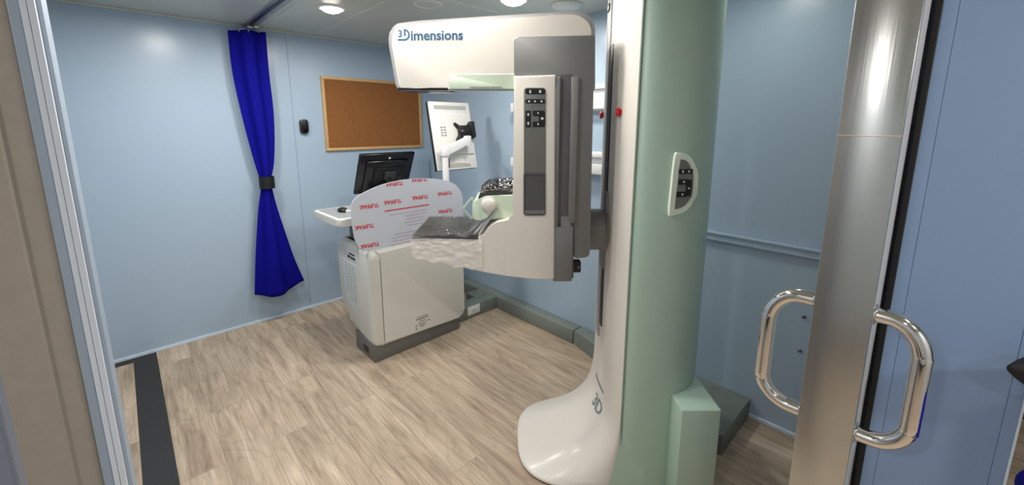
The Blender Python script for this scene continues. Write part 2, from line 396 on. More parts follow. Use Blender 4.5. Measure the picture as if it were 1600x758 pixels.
CY = 3.475
cu = thing('curtain', 'royal blue curtain gathered by a black tie on the back wall', 'curtain', (.77, CY, .25))
Lp = [(357, 46), (364, 110), (379, 180), (392, 230), (402, 265), (408, 283), (409, 295), (405, 325), (402, 370), (400, 415), (399, 462)]
Rp = [(416, 50), (421, 110), (428, 170), (430, 215), (429, 255), (425, 278), (426, 294), (434, 325), (448, 368), (461, 405), (476, 440)]
def cpt(pp, v):
    f = v*(len(pp)-1); i = min(int(f), len(pp)-2); u = f-i
    a, c, e, g = [Vector(pp[max(0, min(len(pp)-1, i+q))]) for q in (-1, 0, 1, 2)]
    q = .5*((2*c)+(e-a)*u+(2*a-5*c+4*e-g)*u*u+(3*c-a-3*e+g)*u**3)
    return q
rings = []; NS, NV = 90, 60
for j in range(NV+1):
    v = j/NV; L_ = cpt(Lp, v); R_ = cpt(Rp, v)
    row = []
    amp = .012+.018*abs(v-.55)*1.6
    for i in range(NS+1):
        u = i/NS
        p = L_*(1-u)+R_*u
        if v > .9: p.y += (v-.9)/.1*9*math.sin(u*math.pi*1.05)
        w = on_y(p.x, p.y, CY)
        ph = u*math.pi*2*1.45+.6
        dy = amp*math.sin(ph+.5*math.sin(ph*1.7+v*2))-.018*math.sin(u*math.pi)
        row.append((w.x, CY+dy+.01, w.z))
    rings.append(row)
b = new(); add_loft(b, rings, closed=False, caps=False)
fab = mesh_obj('curtain_fabric', b, M['curtain'], cu, 180)
sm = fab.modifiers.new('thickness', 'SOLIDIFY'); sm.thickness = .003
w0 = on_y(417, 285, CY)
b = new(); prof = []
for k in range(28):
    a = 2*math.pi*k/28; prof.append((w0.x+.052*math.cos(a), CY-.003+.042*math.sin(a)))
add_loft(b, [[(x, y, z) for x, y in prof] for z in (w0.z-.045, w0.z-.043, w0.z+.043, w0.z+.045)])
mesh_obj('tieback', b, M['black'], cu)
for u, zz in ((.25, 0), (.5, 0), (.78, 0)):
    b = new()
    p = Vector(Lp[0])*(1-u)+Vector(Rp[0])*u; w = on_y(p.x, p.y, CY)
    add_tube(b, [(w.x, CY-.03, w.z-.015), (w.x, CY-.03, w.z+.004), (.5*w.x+.385, CY-.03, 2.188)], .004, 8)
    mesh_obj('curtain_hook', b, M['alu'], cu)

# ================================================================== CORKBOARD, WALL BOX
cb = thing('corkboard', 'rectangular cork pinboard in a pine frame on the back wall', 'corkboard', (1.71, YB, 1.31))
x0, x1, z0, z1 = 1.248, 2.165, 1.325, 1.93
b = new(); add_box(b, (x0+.015, YB-.014, z0+.015), (x1-.015, YB-.002, z1-.015)); mesh_obj('cork_panel', b, M['cork'], cb)
b = new(); fwid = .024
for lo, hi in (((x0, z0), (x1, z0+fwid)), ((x0, z1-fwid), (x1, z1)), ((x0, z0+fwid), (x0+fwid, z1-fwid)), ((x1-fwid, z0+fwid), (x1, z1-fwid))):
    add_box(b, (lo[0], YB-.022, lo[1]), (hi[0], YB-.001, hi[1]), .003)
mesh_obj('wooden_frame', b, M['frame_wood'], cb)
tb = thing('wall_sensor', 'small black rounded box on the wall left of the corkboard', 'wall box', (1.09, YB, 1.47))
b = new(); add_prism(b, [(x, YB-.001, z) for x, z in rounded([(1.058, 1.472), (1.12, 1.472), (1.12, 1.582), (1.058, 1.582)], .02)], (0, -.028, 0), .006); mesh_obj('body', b, M['gloss_black'], tb)
b = new(); add_prism(b, [(x, YB-.0285, z) for x, z in rounded([(1.07, 1.51), (1.108, 1.51), (1.108, 1.57), (1.07, 1.57)], .01)], (0, -.003, 0), .001); mesh_obj('face_lens', b, M['black'], tb)

# ================================================================== CEILING FITTINGS
for (x, y, r, lab) in ((1.035, 2.677, .058, 'lit round downlight between the curtain track and the machine head'), (.33, 2.72, .058, 'lit round downlight left of the curtain track'), (1.72, 1.80, .062, 'lit round downlight above the machine head')):
    t = thing('downlight', lab, 'ceiling light', (x, y, ZC), 'round ceiling downlights')
    b = new(); add_lathe(b, (x, y, ZC), (0, 0, -1), [(r+.022, 0), (r+.022, .004), (r+.012, .010), (r, .008), (r, 0)], 40); mesh_obj('trim_ring', b, M['paint_white'], t)
    b = new(); add_lathe(b, (x, y, ZC-.002), (0, 0, -1), [(r-.001, 0), (r-.001, .008), (r*.8, .020), (r*.45, .027), (0, .029)], 40); mesh_obj('lens', b, M['lamp'], t)
    ld = bpy.data.lights.new('downlight_or_fill_lamp', 'AREA'); ld.shape = 'DISK'; ld.size = .16; ld.energy = 9; ld.color = (1, .96, .90)
    lo = bpy.data.objects.new('downlight_or_fill_lamp', ld); COL.objects.link(lo); lo.location = (x, y, ZC-.04); lo.parent = t
    lo.matrix_parent_inverse = t.matrix_basis.inverted()
for (x, y, lab) in ((1.42, 2.21, 'flat round grille flush in the ceiling left of the machine head'),):
    t = thing('ceiling_speaker', lab, 'ceiling speaker', (x, y, ZC))
    b = new(); add_lathe(b, (x, y, ZC), (0, 0, -1), [(.085, 0), (.085, .003), (.076, .006), (.07, .003), (.07, 0)], 40); mesh_obj('ring', b, M['ceil_seam'], t)
    b = new(); add_lathe(b, (x, y, ZC), (0, 0, -1), [(.069, 0), (.069, .003), (.03, .004), (.028, .002), (0, .002)], 40); mesh_obj('grille', b, M['ceiling'], t)
t = thing('smoke_detector', 'round dome fitting on the ceiling behind the machine head', 'ceiling fitting', (2.02, 1.66, ZC))
b = new(); add_lathe(b, (2.02, 1.66, ZC), (0, 0, -1), [(.085, 0), (.085, .006), (.075, .016), (.05, .022), (0, .024)], 40); mesh_obj('dome', b, M['ceil_seam'], t)
b = new(); add_lathe(b, (2.02, 1.66, ZC), (0, 0, -1), [(.095, 0), (.095, .005), (.086, .005)], 40); mesh_obj('rim', b, M['ceiling'], t)

# ================================================================== FLOOR DUCTS
def bolts(parent, pts, axis):
    for p in pts:
        b = new(); add_lathe(b, p, axis, [(.006, 0), (.006, .0015), (.003, .003), (0, .003)], 12); mesh_obj('screw', b, M['screw'], parent)
zd = .105
du = thing('floor_duct', 'long grey metal cable duct along the foot of the right wall', 'cable duct', (2.22, 2.3, 0))
b = new(); add_box(b, (2.17, 2.745, 0), (XR-.002, 3.5, zd), .003); add_box(b, (2.17, 1.662, 0), (XR-.002, 2.742, zd), .003); mesh_obj('casing', b, M['duct'], du)
bolts(du, [(2.17, 2.40, .05)], (-1, 0, 0)); bolts(du, [(2.225, y, zd) for y in (2.2, 1.95, 1.78)], (0, 0, 1))
dx = thing('floor_duct', 'grey cable duct running from the white cabinet to the wall', 'cable duct', (1.98, 2.6, 0))
b = new(); add_box(b, (1.775, 2.478, 0), (2.166, 2.60, zd), .003); add_box(b, (2.03, 2.60, 0), (2.166, 2.72, zd), .002); mesh_obj('casing', b, M['duct'], dx)
b = new(); add_box(b, (1.775, 2.602, 0), (2.028, 2.74, .02)); mesh_obj('open_tray', b, M['duct_d'], dx)
op = on_y(740, 486, 2.478)
b = new(); add_box(b, (op.x-.062, 2.472, .03), (op.x+.062, 2.4795, .1), .002); pl = mesh_obj('outlet_plate', b, M['paint_white'], dx)
b = new(); add_box(b, (op.x-.02, 2.470, .05), (op.x+.02, 2.4725, .08), .003); mesh_obj('outlet_socket', b, M['green_l'], pl)
mp_ = thing('floor_plate', 'wide grey raised mounting plate on the floor behind the machine column', 'mounting plate', (2.05, 1.1, 0))
b = new(); add_prism(b, [(XR-.002, .55, 0), (1.88, .55, 0), (1.80, 1.12, 0), (2.12, 1.44, 0), (2.175, 1.655, 0), (XR-.002, 1.655, 0)], (0, 0, zd), .003); mesh_obj('casing', b, M['duct'], mp_)
bolts(mp_, [(2.22, .72, zd), (2.22, 1.56, zd)], (0, 0, 1)); bolts(mp_, [(2.08, .55, .06)], (0, -1, 0))
for (px, py, lab) in ((1193, 606, 'small metal bolt low on the right wall near the floor'), (1250, 548, 'lower metal bolt seen through the left chrome handle'), (1256, 495, 'upper metal bolt seen through the left chrome handle')):
    w = on_x(px, py, XR)
    b = new(); add_lathe(b, w, (-1, 0, 0), [(.009, 0), (.009, .002), (.007, .006), (.003, .008), (0, .008)], 16)
    tag(mesh_obj('wall_bolt', b, M['screw']), lab, 'bolt', 'bolts on the right wall')

# wall racks
for (za, zb_, lab) in ((1.625, 1.795, 'upper white storage rail on the wall behind the machine'), (1.215, 1.365, 'lower white storage rail on the wall behind the machine')):
    t = thing('wall_rack', lab, 'wall rack', (XR, 2.0, za), 'white rails on the right wall')
    YE = on_x(797.5, 150, XR-.08).y
    b = new(); add_box(b, (XR-.02, 1.3, za), (XR-.001, YE, zb_), .004); mesh_obj('back_plate', b, M['paint_white'], t)
    b = new(); add_box(b, (XR-.075, 1.3, za+.01), (XR-.02, YE, za+.03), .004); add_box(b, (XR-.08, 1.3, za+.01), (XR-.068, YE, za+.075), .004); mesh_obj('shelf_lip', b, M['paint_white'], t)
    b = new(); add_box(b, (XR-.05, 1.3, zb_-.035), (XR-.02, YE, zb_-.005), .006); mesh_obj('top_rail', b, M['paint_white'], t)

# ================================================================== CONSOLE CABINET
CX0, CX1, CY0, CY1, CZ0, CZ1 = 1.045, 1.75, 2.39, 2.93, .105, .752
cab = thing('console_cabinet', 'white console cabinet on a grey plinth in the middle of the floor', 'cabinet', (1.4, 2.66, 0))
b = new(); add_box(b, (1.042, 2.402, 0), (1.72, 2.69, .125), .004); mesh_obj('plinth', b, M['base_grey'], cab)
w0 = on_x(570, 552, 1.04); w1 = on_y(587, 560, 2.39)
b = new(); add_box(b, (1.0405, 2.49, .035), (1.044, 2.56, .075)); mesh_obj('plinth_socket', b, M['black'], cab)
# main body: front outline in X-Z with rounded lower corners
b = new()
fr = rounded([(1.094, CZ0), (1.765, CZ0-.008), (1.765, CZ1), (1.094, CZ1)], [.0, .05, .03, 0])
add_prism(b, [(x, CY0, z) for x, z in fr], (0, CY1-CY0, 0), .016, 3)
mesh_obj('body', b, M['white2'], cab)
# bulged end cap, lower edge rounding up toward the rear
b = new(); rings = []
endp = [(CY0, .105), (CY0+.10, .108), (CY0+.24, .125), (CY0+.38, .17), (CY0+.47, .23), (CY1-.02, .32), (CY1, .45), (CY1, CZ1-.04), (CY1-.012, CZ1-.012), (CY1-.04, CZ1), (CY0+.04, CZ1), (CY0+.012, CZ1-.012), (CY0, CZ1-.04)]
cyy = sum(p[0] for p in endp)/len(endp); czz = .45
def inset(k): return [(cyy+(y-cyy)*(1-k), czz+(z-czz)*(1-k)) for y, z in endp]
for x, k in ((1.113, 0), (1.075, 0), (1.06, .012), (1.05, .035), (1.045, .075)):
    rings.append([(x, y, z) for y, z in rounded(inset(k), .03, 3)])
add_loft(b, rings); cap = mesh_obj('end_cap', b, M['white2'], cab, 50)
b = new()
gr = rounded([(2.605, .30), (2.68, .27), (2.80, .33), (2.835, .42), (2.835, .62), (2.605, .62)], .03)
add_prism(b, [(1.046, y, z) for y, z in gr], (-.004, 0, 0), .002)
vg = mesh_obj('vent_grille', b, mat('grille_pale', (206, 210, 208), .5), cab)
b = new()
for r_ in range(13):
    for c_ in range(3):
        z = .345+r_*.021; y = 2.63+c_*.058
        if r_ < 2 and c_ > 1: continue
        add_box(b, (1.0405, y, z), (1.0425, y+.04, z+.006), .001)
mesh_obj('vent_slots', b, mat('slot_grey', (160, 166, 166), .6), vg)
b = new(); add_prism(b, [(1.046, y, z) for y, z in rounded([(2.59, .635), (2.75, .635), (2.75, .70), (2.59, .70)], .012)], (-.004, 0, 0), .001); rd = mesh_obj('drive_panel', b, M['paint_white'], cab)
b = new(); add_box(b, (1.0405, 2.61, .678), (1.043, 2.70, .688), .001); add_box(b, (1.0405, 2.69, .648), (1.043, 2.73, .668), .002)
for k in range(3): add_box(b, (1.0405, 2.605+k*.026, .648), (1.043, 2.625+k*.026, .666), .001)
mesh_obj('drive_slots', b, M['black'], rd)
# rating label printed low on the front
b = new(); c = on_y(660, 503, CY0)
for dz, w_, th in ((.045, .09, .003), (.03, .10, .006), (.012, .05, .004), (-.004, .07, .004), (-.018, .05, .004), (-.03, .03, .004)):
    add_box(b, (c.x-w_/2, CY0-.0012, c.z+dz-th/2), (c.x+w_/2, CY0+.001, c.z+dz+th/2))
for sx, dz in ((-.05, -.015), (.05, .0), (-.05, -.038)): add_box(b, (c.x+sx-.005, CY0-.0012, c.z+dz-.005), (c.x+sx+.005, CY0+.001, c.z+dz+.005))
mesh_obj('rating_label', b, M['ink'], cab)
b = new(); add_box(b, (1.1135, CY0-.0006, CZ0+.01), (1.116, CY0+.001, CZ1-.02)); mesh_obj('front_seam', b, mat('seam_light', (186, 184, 178), .5), cab)
# keyboard tray and its support
TZ = .95
b = new()
trp = rounded([(.935, 2.565), (1.70, 2.565), (1.70, 3.0), (.925, 3.0)], [.045, .03, .03, .03])
add_prism(b, [(x, y, TZ-.05) for x, y in trp], (0, 0, .05), .008, 3); tray = mesh_obj('work_surface', b, M['white2'], cab)
b = new(); add_prism(b, [(x, y, TZ) for x, y in rounded([(.96, 2.60), (1.67, 2.60), (1.67, 2.98), (.95, 2.98)], .03)], (0, 0, .0015)); mesh_obj('surface_mat', b, mat('tray_grey', (150, 154, 156), .5), tray)
b = new(); add_box(b, (1.11, 2.66, CZ1-.01), (1.55, 2.85, TZ-.045), .01); mesh_obj('pedestal', b, M['base_grey'], cab)
# mouse and keyboard on the tray
w = on_z(536, 331, TZ)
b = new(); rings = []
for k, (h, r_) in enumerate(((0, 1), (.012, 1.02), (.022, .85), (.028, .5), (.03, .05))):
    rings.append([(w.x+.03*r_*math.cos(a)-.002, w.y+.05*r_*math.sin(a), TZ+.0015+h) for a in [2*math.pi*i/20 for i in range(20)]])
add_loft(b, rings); mouse = mesh_obj('computer_mouse', b, M['black'], None, 60); tag(mouse, 'small black mouse lying on the white work surface', 'mouse')
kb = thing('keyboard', 'flat white keyboard on the work surface behind the film covered shield', 'keyboard', (1.18, 2.82, TZ+.0015))
b = new(); add_box(b, (1.06, 2.74, TZ+.0015), (1.30, 2.9, TZ+.018), .004); mesh_obj('case', b, M['paint_white'], kb)
b = new()
for i in range(7):
    for j in range(4): add_box(b, (1.07+i*.032, 2.75+j*.036, TZ+.017), (1.097+i*.032, 2.782+j*.036, TZ+.023), .002)
mesh_obj('keys', b, M['edge_grey'], kb)

# ================================================================== SHIELD WITH PRINTED FILM
SY = 2.44
sh = thing('acrylic_shield', 'rounded upright shield wrapped in red printed lilac film on the cabinet', 'shield', (1.4, SY, CZ1))
outl = [(549, 328), (549.6, 320), (551.5, 315), (556, 309.5), (566, 302.5), (588, 292), (609, 285.4), (634, 280.6), (663.5, 279), (686, 280.2), (703, 284), (713, 290), (720, 299), (722.7, 308), (723.5, 321), (724, 340), (724, 372)]
P2 = [on_y(x, y, SY) for x, y in outl]
P2 = smooth_path(P2, 4)
low = [on_y(x, y, SY) for x, y in ((566, 391), (558.5, 383), (554.5, 374), (552.5, 364), (550.2, 349), (549, 338))]
for q in low[:1]: q.z = CZ1
poly = [(p.x, p.z) for p in P2]; poly[-1] = (poly[-1][0], CZ1+.001)
low = smooth_path(low, 4)
poly += [(p.x, max(p.z, CZ1+.001)) for p in low]
b = new(); add_prism(b, [(x, SY, z) for x, z in poly], (0, .008, 0), .0015); pane = mesh_obj('shield_panel', b, M['film'], sh)
U_ = Vector((1, 0, 0))
def film_text(px, py, s, size, bm):
    c = on_y(px, py, SY)
    add_text(bm, s, size, lambda x, y, z: Vector((c.x-x, SY-.0006-z, c.z-y)), .0004, .0012)
for (px, py) in ((577, 322), (613.5, 315), (656.5, 308), (695, 302), (696, 329.5), (569.5, 354)):
    b = new(); film_text(px, py, 'TUFFAK', .0345, b); mesh_obj('film_lettering', b, M['filmred'], pane, 0)
b = new(); film_text(578, 383, 'TUFFAK', .0345, b)
bmesh.ops.bisect_plane(b, geom=list(b.verts)+list(b.edges)+list(b.faces), plane_co=(0, 0, CZ1+.003), plane_no=(0, 0, -1), clear_outer=True)
mesh_obj('film_lettering', b, M['filmred'], pane, 0)
def clip_to_top(bm):
    for i in range(len(P2)-1):
        a, c = P2[i], P2[i+1]; n = Vector((-(c.z-a.z), 0, c.x-a.x)).normalized()
        if n.z < .2: continue
        cc = a-n*.003
        bmesh.ops.bisect_plane(bm, geom=list(bm.verts)+list(bm.edges)+list(bm.faces), plane_co=cc, plane_no=n, clear_outer=True)
for (px, py) in ((616, 287), (655, 280.5)):
    b = new(); film_text(px, py, 'TUFFAK', .0345, b); clip_to_top(b); mesh_obj('film_lettering', b, M['filmred'], pane, 0)
b = new(); a0, a1 = on_y(601, 330, SY), on_y(670, 319.5, SY)
zl = (a0.z+a1.z)/2
add_box(b, (a0.x, SY-.0012, zl-.005), (a1.x, SY, zl+.003)); mesh_obj('film_red_rule', b, M['filmred'], pane, 0)
b = new(); z = zl-.032; rnd = random.Random(3)
rows = [(.0, 1), (.45, 1), (.5, 1), (.45, 1), (.5, 1), (0, 0), (.12, 1), (.05, 1), (.05, 1), (.0, 1), (0, 0), (.1, 1), (.05, 1), (.05, 1)]
for k, (ind, on) in enumerate(rows):
    if on:
        b = new()
        x = a0.x+.03+ind*(a1.x-a0.x)*.75; xe = a1.x-rnd.uniform(0, .05)
        while x < xe:
            wl = rnd.uniform(.015, .045); add_box(b, (x, SY-.0010, z-.002), (min(x+wl, xe), SY, z+.002)); x += wl+.005
        mesh_obj('film_print_line', b, M['filmline'], pane, 0)
    z -= .0225

# ================================================================== BLACK MONITOR (back view)
def monitor_frame(pt, yt, ptr, pbl, pbr, dyb):
    pass
mb_ = thing('monitor', 'black monitor seen from behind above the film covered shield', 'monitor', (1.42, 2.88, TZ))
tl, tr_ = on_y(563, 242, 2.80), on_y(649, 239, 2.80)
zt_ = (tl.z+tr_.z)/2; tilt = math.radians(27)
wv = Vector((1, 0, 0)); dv = Vector((0, math.sin(tilt), -math.cos(tilt))); nv = Vector((0, math.cos(tilt), math.sin(tilt)))
wM = tr_.x-tl.x; hM = .335
def mf(o_): return lambda a, bb, c: o_+wv*a+dv*bb+nv*c
TLb = Vector((tl.x, 2.80, zt_)); f_ = mf(TLb)
b = new(); add_box(b, (0, 0, .0), (wM, hM, .028), .008, 3, fr=f_); add_box(b, (.05, .05, -.018), (wM-.05, hM-.03, .002), .01, 3, fr=f_); mesh_obj('housing', b, M['gloss_black'], mb_)
b = new(); add_box(b, (.015, .015, .027), (wM-.015, hM-.015, .0295), fr=f_); mesh_obj('screen', b, mat('screen_dark', (26, 30, 38), .15), mb_)
b = new(); add_box(b, (.11, .10, -.03), (wM-.11, .25, -.016), .005, fr=f_); mp2 = mesh_obj('mount_plate', b, M['black'], mb_)
b = new(); add_box(b, (wM/2-.03, .13, -.05), (wM/2+.06, .2, -.028), .008, fr=f_); mesh_obj('mount_hinge', b, mat('hinge_grey', (50, 50, 52), .4), mp2)
b = new(); add_lathe(b, f_(wM/2+.01, .035, -.001), -nv, [(.009, 0), (.009, .0015), (0, .0015)], 16); mesh_obj('badge', b, M['icon'], mb_)
st_x = tl.x+wM/2+.01
base_c = f_(wM/2+.01, .19, -.035)
b = new(); add_tube(b, [(st_x, base_c.y-.005, base_c.z), (st_x, base_c.y+.0, TZ+.02)], .022, 16); add_box(b, (st_x-.1, base_c.y-.06, TZ+.0015), (st_x+.1, base_c.y+.08, TZ+.018), .006); mesh_obj('stand', b, M['black'], mb_)

# ================================================================== WHITE PORTRAIT MONITOR ON ARM
mw = thing('monitor', 'white portrait monitor seen from behind on a bent white arm', 'monitor', (1.75, 2.505, CZ1))
YW = 2.66
tl, tr_ = on_y(670, 157.5, YW), on_y(732, 161.5, YW)
wW = tr_.x-tl.x; zt_ = (tl.z+tr_.z)/2; hW = .515; tilt = -math.radians(11.5)
dv2 = Vector((0, math.sin(tilt), -math.cos(tilt))); nv2 = Vector((0, math.cos(tilt), math.sin(tilt)))
fw_ = lambda a, bb, c: Vector((tl.x, YW, zt_))+wv*a+dv2*bb+nv2*c
b = new(); add_box(b, (0, 0, .0), (wW, hW, .03), .004, 2, fr=fw_); add_box(b, (.025, .09, -.016), (wW-.02, hW-.11, .002), .012, 3, fr=fw_); hs = mesh_obj('housing', b, mat('monitor_white', (232, 231, 226), .4), mw)
b = new(); add_box(b, (-.004, -.001, .020), (wW+.004, hW+.002, .045), .003, fr=fw_); mesh_obj('bezel', b, M['black'], mw)
b = new(); add_box(b, (.012, .015, .044), (wW-.012, hW-.015, .0465), fr=fw_); mesh_obj('screen', b, mat('screen_dark_blue', (24, 28, 36), .15), mw)
b = new()
for i in range(20): add_box(b, (.035+i*(wW-.07)/20, .028, -.0012), (.035+(i+.6)*(wW-.07)/20, .058, .001), fr=fw_)
mesh_obj('vent_slots', b, mat('vent_grey', (150, 150, 146), .6), hs); b = new()
for i in range(16): add_box(b, (.07+i*(wW-.13)/16, hW-.035-.012*math.sin(math.pi*i/15), -.0012), (.07+(i+.6)*(wW-.13)/16, hW-.012, .001), fr=fw_)
mesh_obj('vent_slots', b, mat('vent_grey_lower', (150, 150, 146), .6), hs)  # lower slots in the same grey as the upper ones
b = new()
for i in range(4):
    for j in range(2): add_box(b, (.055+j*.028, .19+i*.02, -.0172), (.075+j*.028, .203+i*.02, -.0155), fr=fw_)
mesh_obj('rating_marks', b, M['edge_grey'], hs); b = new(); add_box(b, (.035, .34, -.0172), (.075, .346, -.0155), fr=fw_); add_box(b, (.065, .34, -.0172), (.071, .38, -.0155), fr=fw_)
mesh_obj('rating_marks', b, M['edge_grey'], hs)
# black mounting spider
vx, vy = wW*.70, hW*.45
b = new()
add_box(b, (vx-.05, vy-.045, -.05), (vx+.085, vy+.06, -.018), .006, fr=fw_)
for (sx, sy) in ((-.075, -.065), (-.072, .066), (.075, -.062), (.065, .06)):
    pts = [fw_(vx+sx*k, vy+sy*k, -.024) for k in (0, .5, 1)]; add_tube(b, pts, [.03, .018, .010], 10)
add_lathe(b, fw_(vx-.035, vy, -.05), -nv2, [(.02, 0), (.02, .006), (.008, .008), (0, .006)], 20)
add_box(b, (vx+.055, vy-.075, -.06), (vx+.095, vy+.05, -.02), .006, fr=fw_)
mesh_obj('mount_bracket', b, M['black'], mw)
b = new(); add_lathe(b, fw_(vx-.035, vy, -.056), -nv2, [(.008, 0), (.008, .004), (0, .004)], 14); mesh_obj('mount_screw', b, M['alu'], mw)
YA = YW-.155
p0 = on_y(697, 285, YA); pj = on_y(697.5, 236, YA); pe = on_y(729, 224, YA-.0)
b = new(); add_tube(b, [(p0.x, YA, CZ1), (p0.x, YA, pj.z-.02)], .024, 20); mesh_obj('post', b, M['paint_white'], mw)
b = new(); add_box(b, (p0.x+.012, YA-.027, pj.z-.12), (p0.x+.02, YA-.020, pj.z-.05)); mesh_obj('post_slot', b, M['grey_d'], mw)
b = new(); add_lathe(b, (p0.x, YA, pj.z-.035), (0, 0, 1), [(.033, 0), (.035, .004), (.035, .07), (.033, .075), (0, .076)], 24); mesh_obj('elbow', b, M['paint_white'], mw)
b = new(); d_ = Vector((pe.x-p0.x, 0, pe.z+.01-pj.z)); pr = Vector((-d_.z, 0, d_.x)).normalized()*.028
A_ = Vector((p0.x+.015, YA-.022, pj.z)); B_ = Vector((pe.x, YA-.022, pe.z+.02))
add_prism(b, [A_-pr, B_-pr, B_+pr, A_+pr], (0, .044, 0), .006); mesh_obj('arm', b, M['paint_white'], mw)
b = new(); add_lathe(b, (pe.x+.01, YA, pe.z-.02), (0, 0, 1), [(.026, 0), (.028, .004), (.028, .075), (0, .078)], 24); mesh_obj('wrist', b, M['paint_white'], mw)
b = new(); add_tube(b, [(pe.x+.01, YA, pe.z+.03), fw_(vx+.03, vy+.02, -.04)], .018, 14); mesh_obj('swivel', b, M['black'], mw)

# ================================================================== MAMMOGRAPHY MACHINE
S0, T0 = .60, 1.79
TN, TF = 1.62, 1.96            # near and far sides of the arm
mg = thing('mammography_machine', 'tall white and sage green breast imaging machine with a grey arm', 'medical machine', W(S0, T0, 0), rz=AZ-math.pi/2)
TC = 1.79
# --- column outline in (s, t), near half
front = [(.414, 1.79), (.414, 1.74), (.416, 1.70), (.421, 1.655), (.430, 1.61), (.442, 1.572), (.458, 1.540)]
side = [(.458, 1.540), (.49, 1.522), (.54, 1.511), (.60, 1.508), (.66, 1.517), (.715, 1.542), (.765, 1.585), (.805, 1.645), (.835, 1.715), (.848, 1.79)]
def catm2(pts, n):
    return [(p.x, p.y) for p in smooth_path([(a, c, 0) for a, c in pts], n)]
side = catm2(side, 4); front = catm2(front, 4)
mir = lambda pts: [(s, 2*TC-t) for s, t in pts]
# green shell, open at the front, closed by a back plane inside the white front
ring = [(.47, 2*TC-1.545)] + mir(side)[:0] + [(.47, 1.545)] + side[1:] + mir(side)[::-1][1:-1]
b = new(); add_loft(b, [[W(s, t, z) for s, t in ring] for z in (.0, 2.19, 2.20)])
colm = mesh_obj('column_shell', b, M['green'], mg, 60)
# white front cover: flares into the foot
def flare(z):
    if z >= .60: return 0
    if z <= .022: return 1
    return ((.60-z)/.578)**5.2
FA, FB = .374, .295
foot = []
n_f = len(front)-1
full_front = front[::-1] + mir(front)[1:]          # near edge -> apex -> far edge
nF = len(full_front)
def front_ring(z, grow=0):
    f = flare(z); out = []
    for i, (s, t) in enumerate(full_front):
        a = -math.pi/2+math.pi*i/(nF-1)
        ca, sa = math.cos(a), math.sin(a); ex = 2/3.0
        fs = .40-(FA+grow)*abs(ca)**ex; ft = TC+(FB+grow)*math.copysign(abs(sa)**ex, sa)
        out.append((s*(1-f)+fs*f, t*(1-f)+ft*f))
    return out
zs = [.004, .010, .016, .022]+[.022+.578*(k/30)**1.5 for k in range(1, 31)]+[.9, 1.3, 1.7, 2.19]
SLOT0, SLOT1 = 1.755, 1.80
b = new(); rings = []
for z in zs:
    g = -.010 if z < .005 else (-.002 if z < .011 else (0 if z < .02 else -.003))
    r_ = front_ring(z, g if z <= .03 else 0)
    rings.append([W(s, t, z) for s, t in r_]+[W(.50, 2.02, z), W(.50, 1.56, z)])
add_loft(b, rings); fc = mesh_obj('front_cover', b, M['white'], mg, 60)
b = new()
add_loft(b, [[W(front_ring(z)[0][0]+.003, front_ring(z)[0][1]+.001, z), W(.56, 1.509, z), W(.56, 1.6, z), W(.45, 1.6, z)] for z in [.003+.297*k/16 for k in range(17)]])
mesh_obj('base_skirt', b, M['green'], mg, 60)
# carriage slot in the front: recessed dark strip with grey lips
b = new(); add_box(b, (.4105, 1.757, .62), (.416, 1.800, 1.86), .001, fr=W); mesh_obj('carriage_slot', b, M['black'], mg)
b = new(); add_box(b, (.406, 1.800, .55), (.418, 1.812, 2.19), .003, fr=W); add_box(b, (.409, 1.812, .55), (.418, 1.87, 2.19), .003, fr=W); mesh_obj('slot_edge', b, M['edge_grey'], mg)
b = new(); add_box(b, (.404, 1.83, 2.005), (.411, 1.868, 2.035), .002, fr=W); mesh_obj('slot_clip', b, M['black'], mg)
# horizontal cover seam low on the near side and green seam
for (px, py, t_, lab) in ((965, 175, 1.64, 'emergency stop on the near side'), (938, 180, 1.94, 'emergency stop on the far side')):
    s_, z_ = st(px, py, t_); sx = .426
    b = new(); add_lathe(b, W(sx, t_, z_), -RT, [(.013, 0), (.012, .005), (.012, .008), (.017, .009), (.017, .016), (.013, .020), (0, .021)], 24)
    tag(mesh_obj('stop_button', b, M['red'], mg), 'red '+lab)
b = new(); add_box(b, (.4595, 1.532, .14), (.463, 1.541, 2.19), fr=W); mesh_obj('cover_seam', b, mat('seam_green', (128, 150, 136), .5), mg)
# lettering running down the sloping foot
def foot_s(z, t):
    r_ = front_ring(z); best = None
    for (s0_, t0_), (s1_, t1_) in zip(r_, r_[1:]):
        if (t0_-t)*(t1_-t) <= 0 and s0_ < 1: 
            u = 0 if t0_ == t1_ else (t-t0_)/(t1_-t0_); return s0_+(s1_-s0_)*u
    return .4
b = new()
zprof = [(.60-.60*k/200) for k in range(201)]; arc = [0]
for k in range(200): arc.append(arc[-1]+math.hypot(zprof[k+1]-zprof[k], foot_s(zprof[k+1], TC)-foot_s(zprof[k], TC)))
def z_at(L):
    for k in range(200):
        if arc[k+1] >= L: return zprof[k]+(zprof[k+1]-zprof[k])*((L-arc[k])/(arc[k+1]-arc[k]+1e-9))
    return zprof[-1]
def foot_map(L0, t0):
    def fn(x, y, z):
        zz = z_at(max(0, L0-y)); t_ = t0+x*-1; s_ = foot_s(zz, t_)
        return W(s_-.0012-z, t_, zz+.0012)
    return fn
add_text(b, '3D', .085, foot_map(.34, 1.70), .0004, .001); mesh_obj('foot_lettering', b, M['logo_grey'], fc, 0)
b = new(); add_text(b, 'Dimensions', .03, foot_map(.255, 1.74), .0004); mesh_obj('foot_lettering', b, M['logo_grey'], fc, 0)
# green foot box beside the column
b = new(); add_box(b, (.656, 1.42, 0), (.812, 1.69, .448), .006, 3, fr=W); mesh_obj('side_housing', b, M['green'], mg)

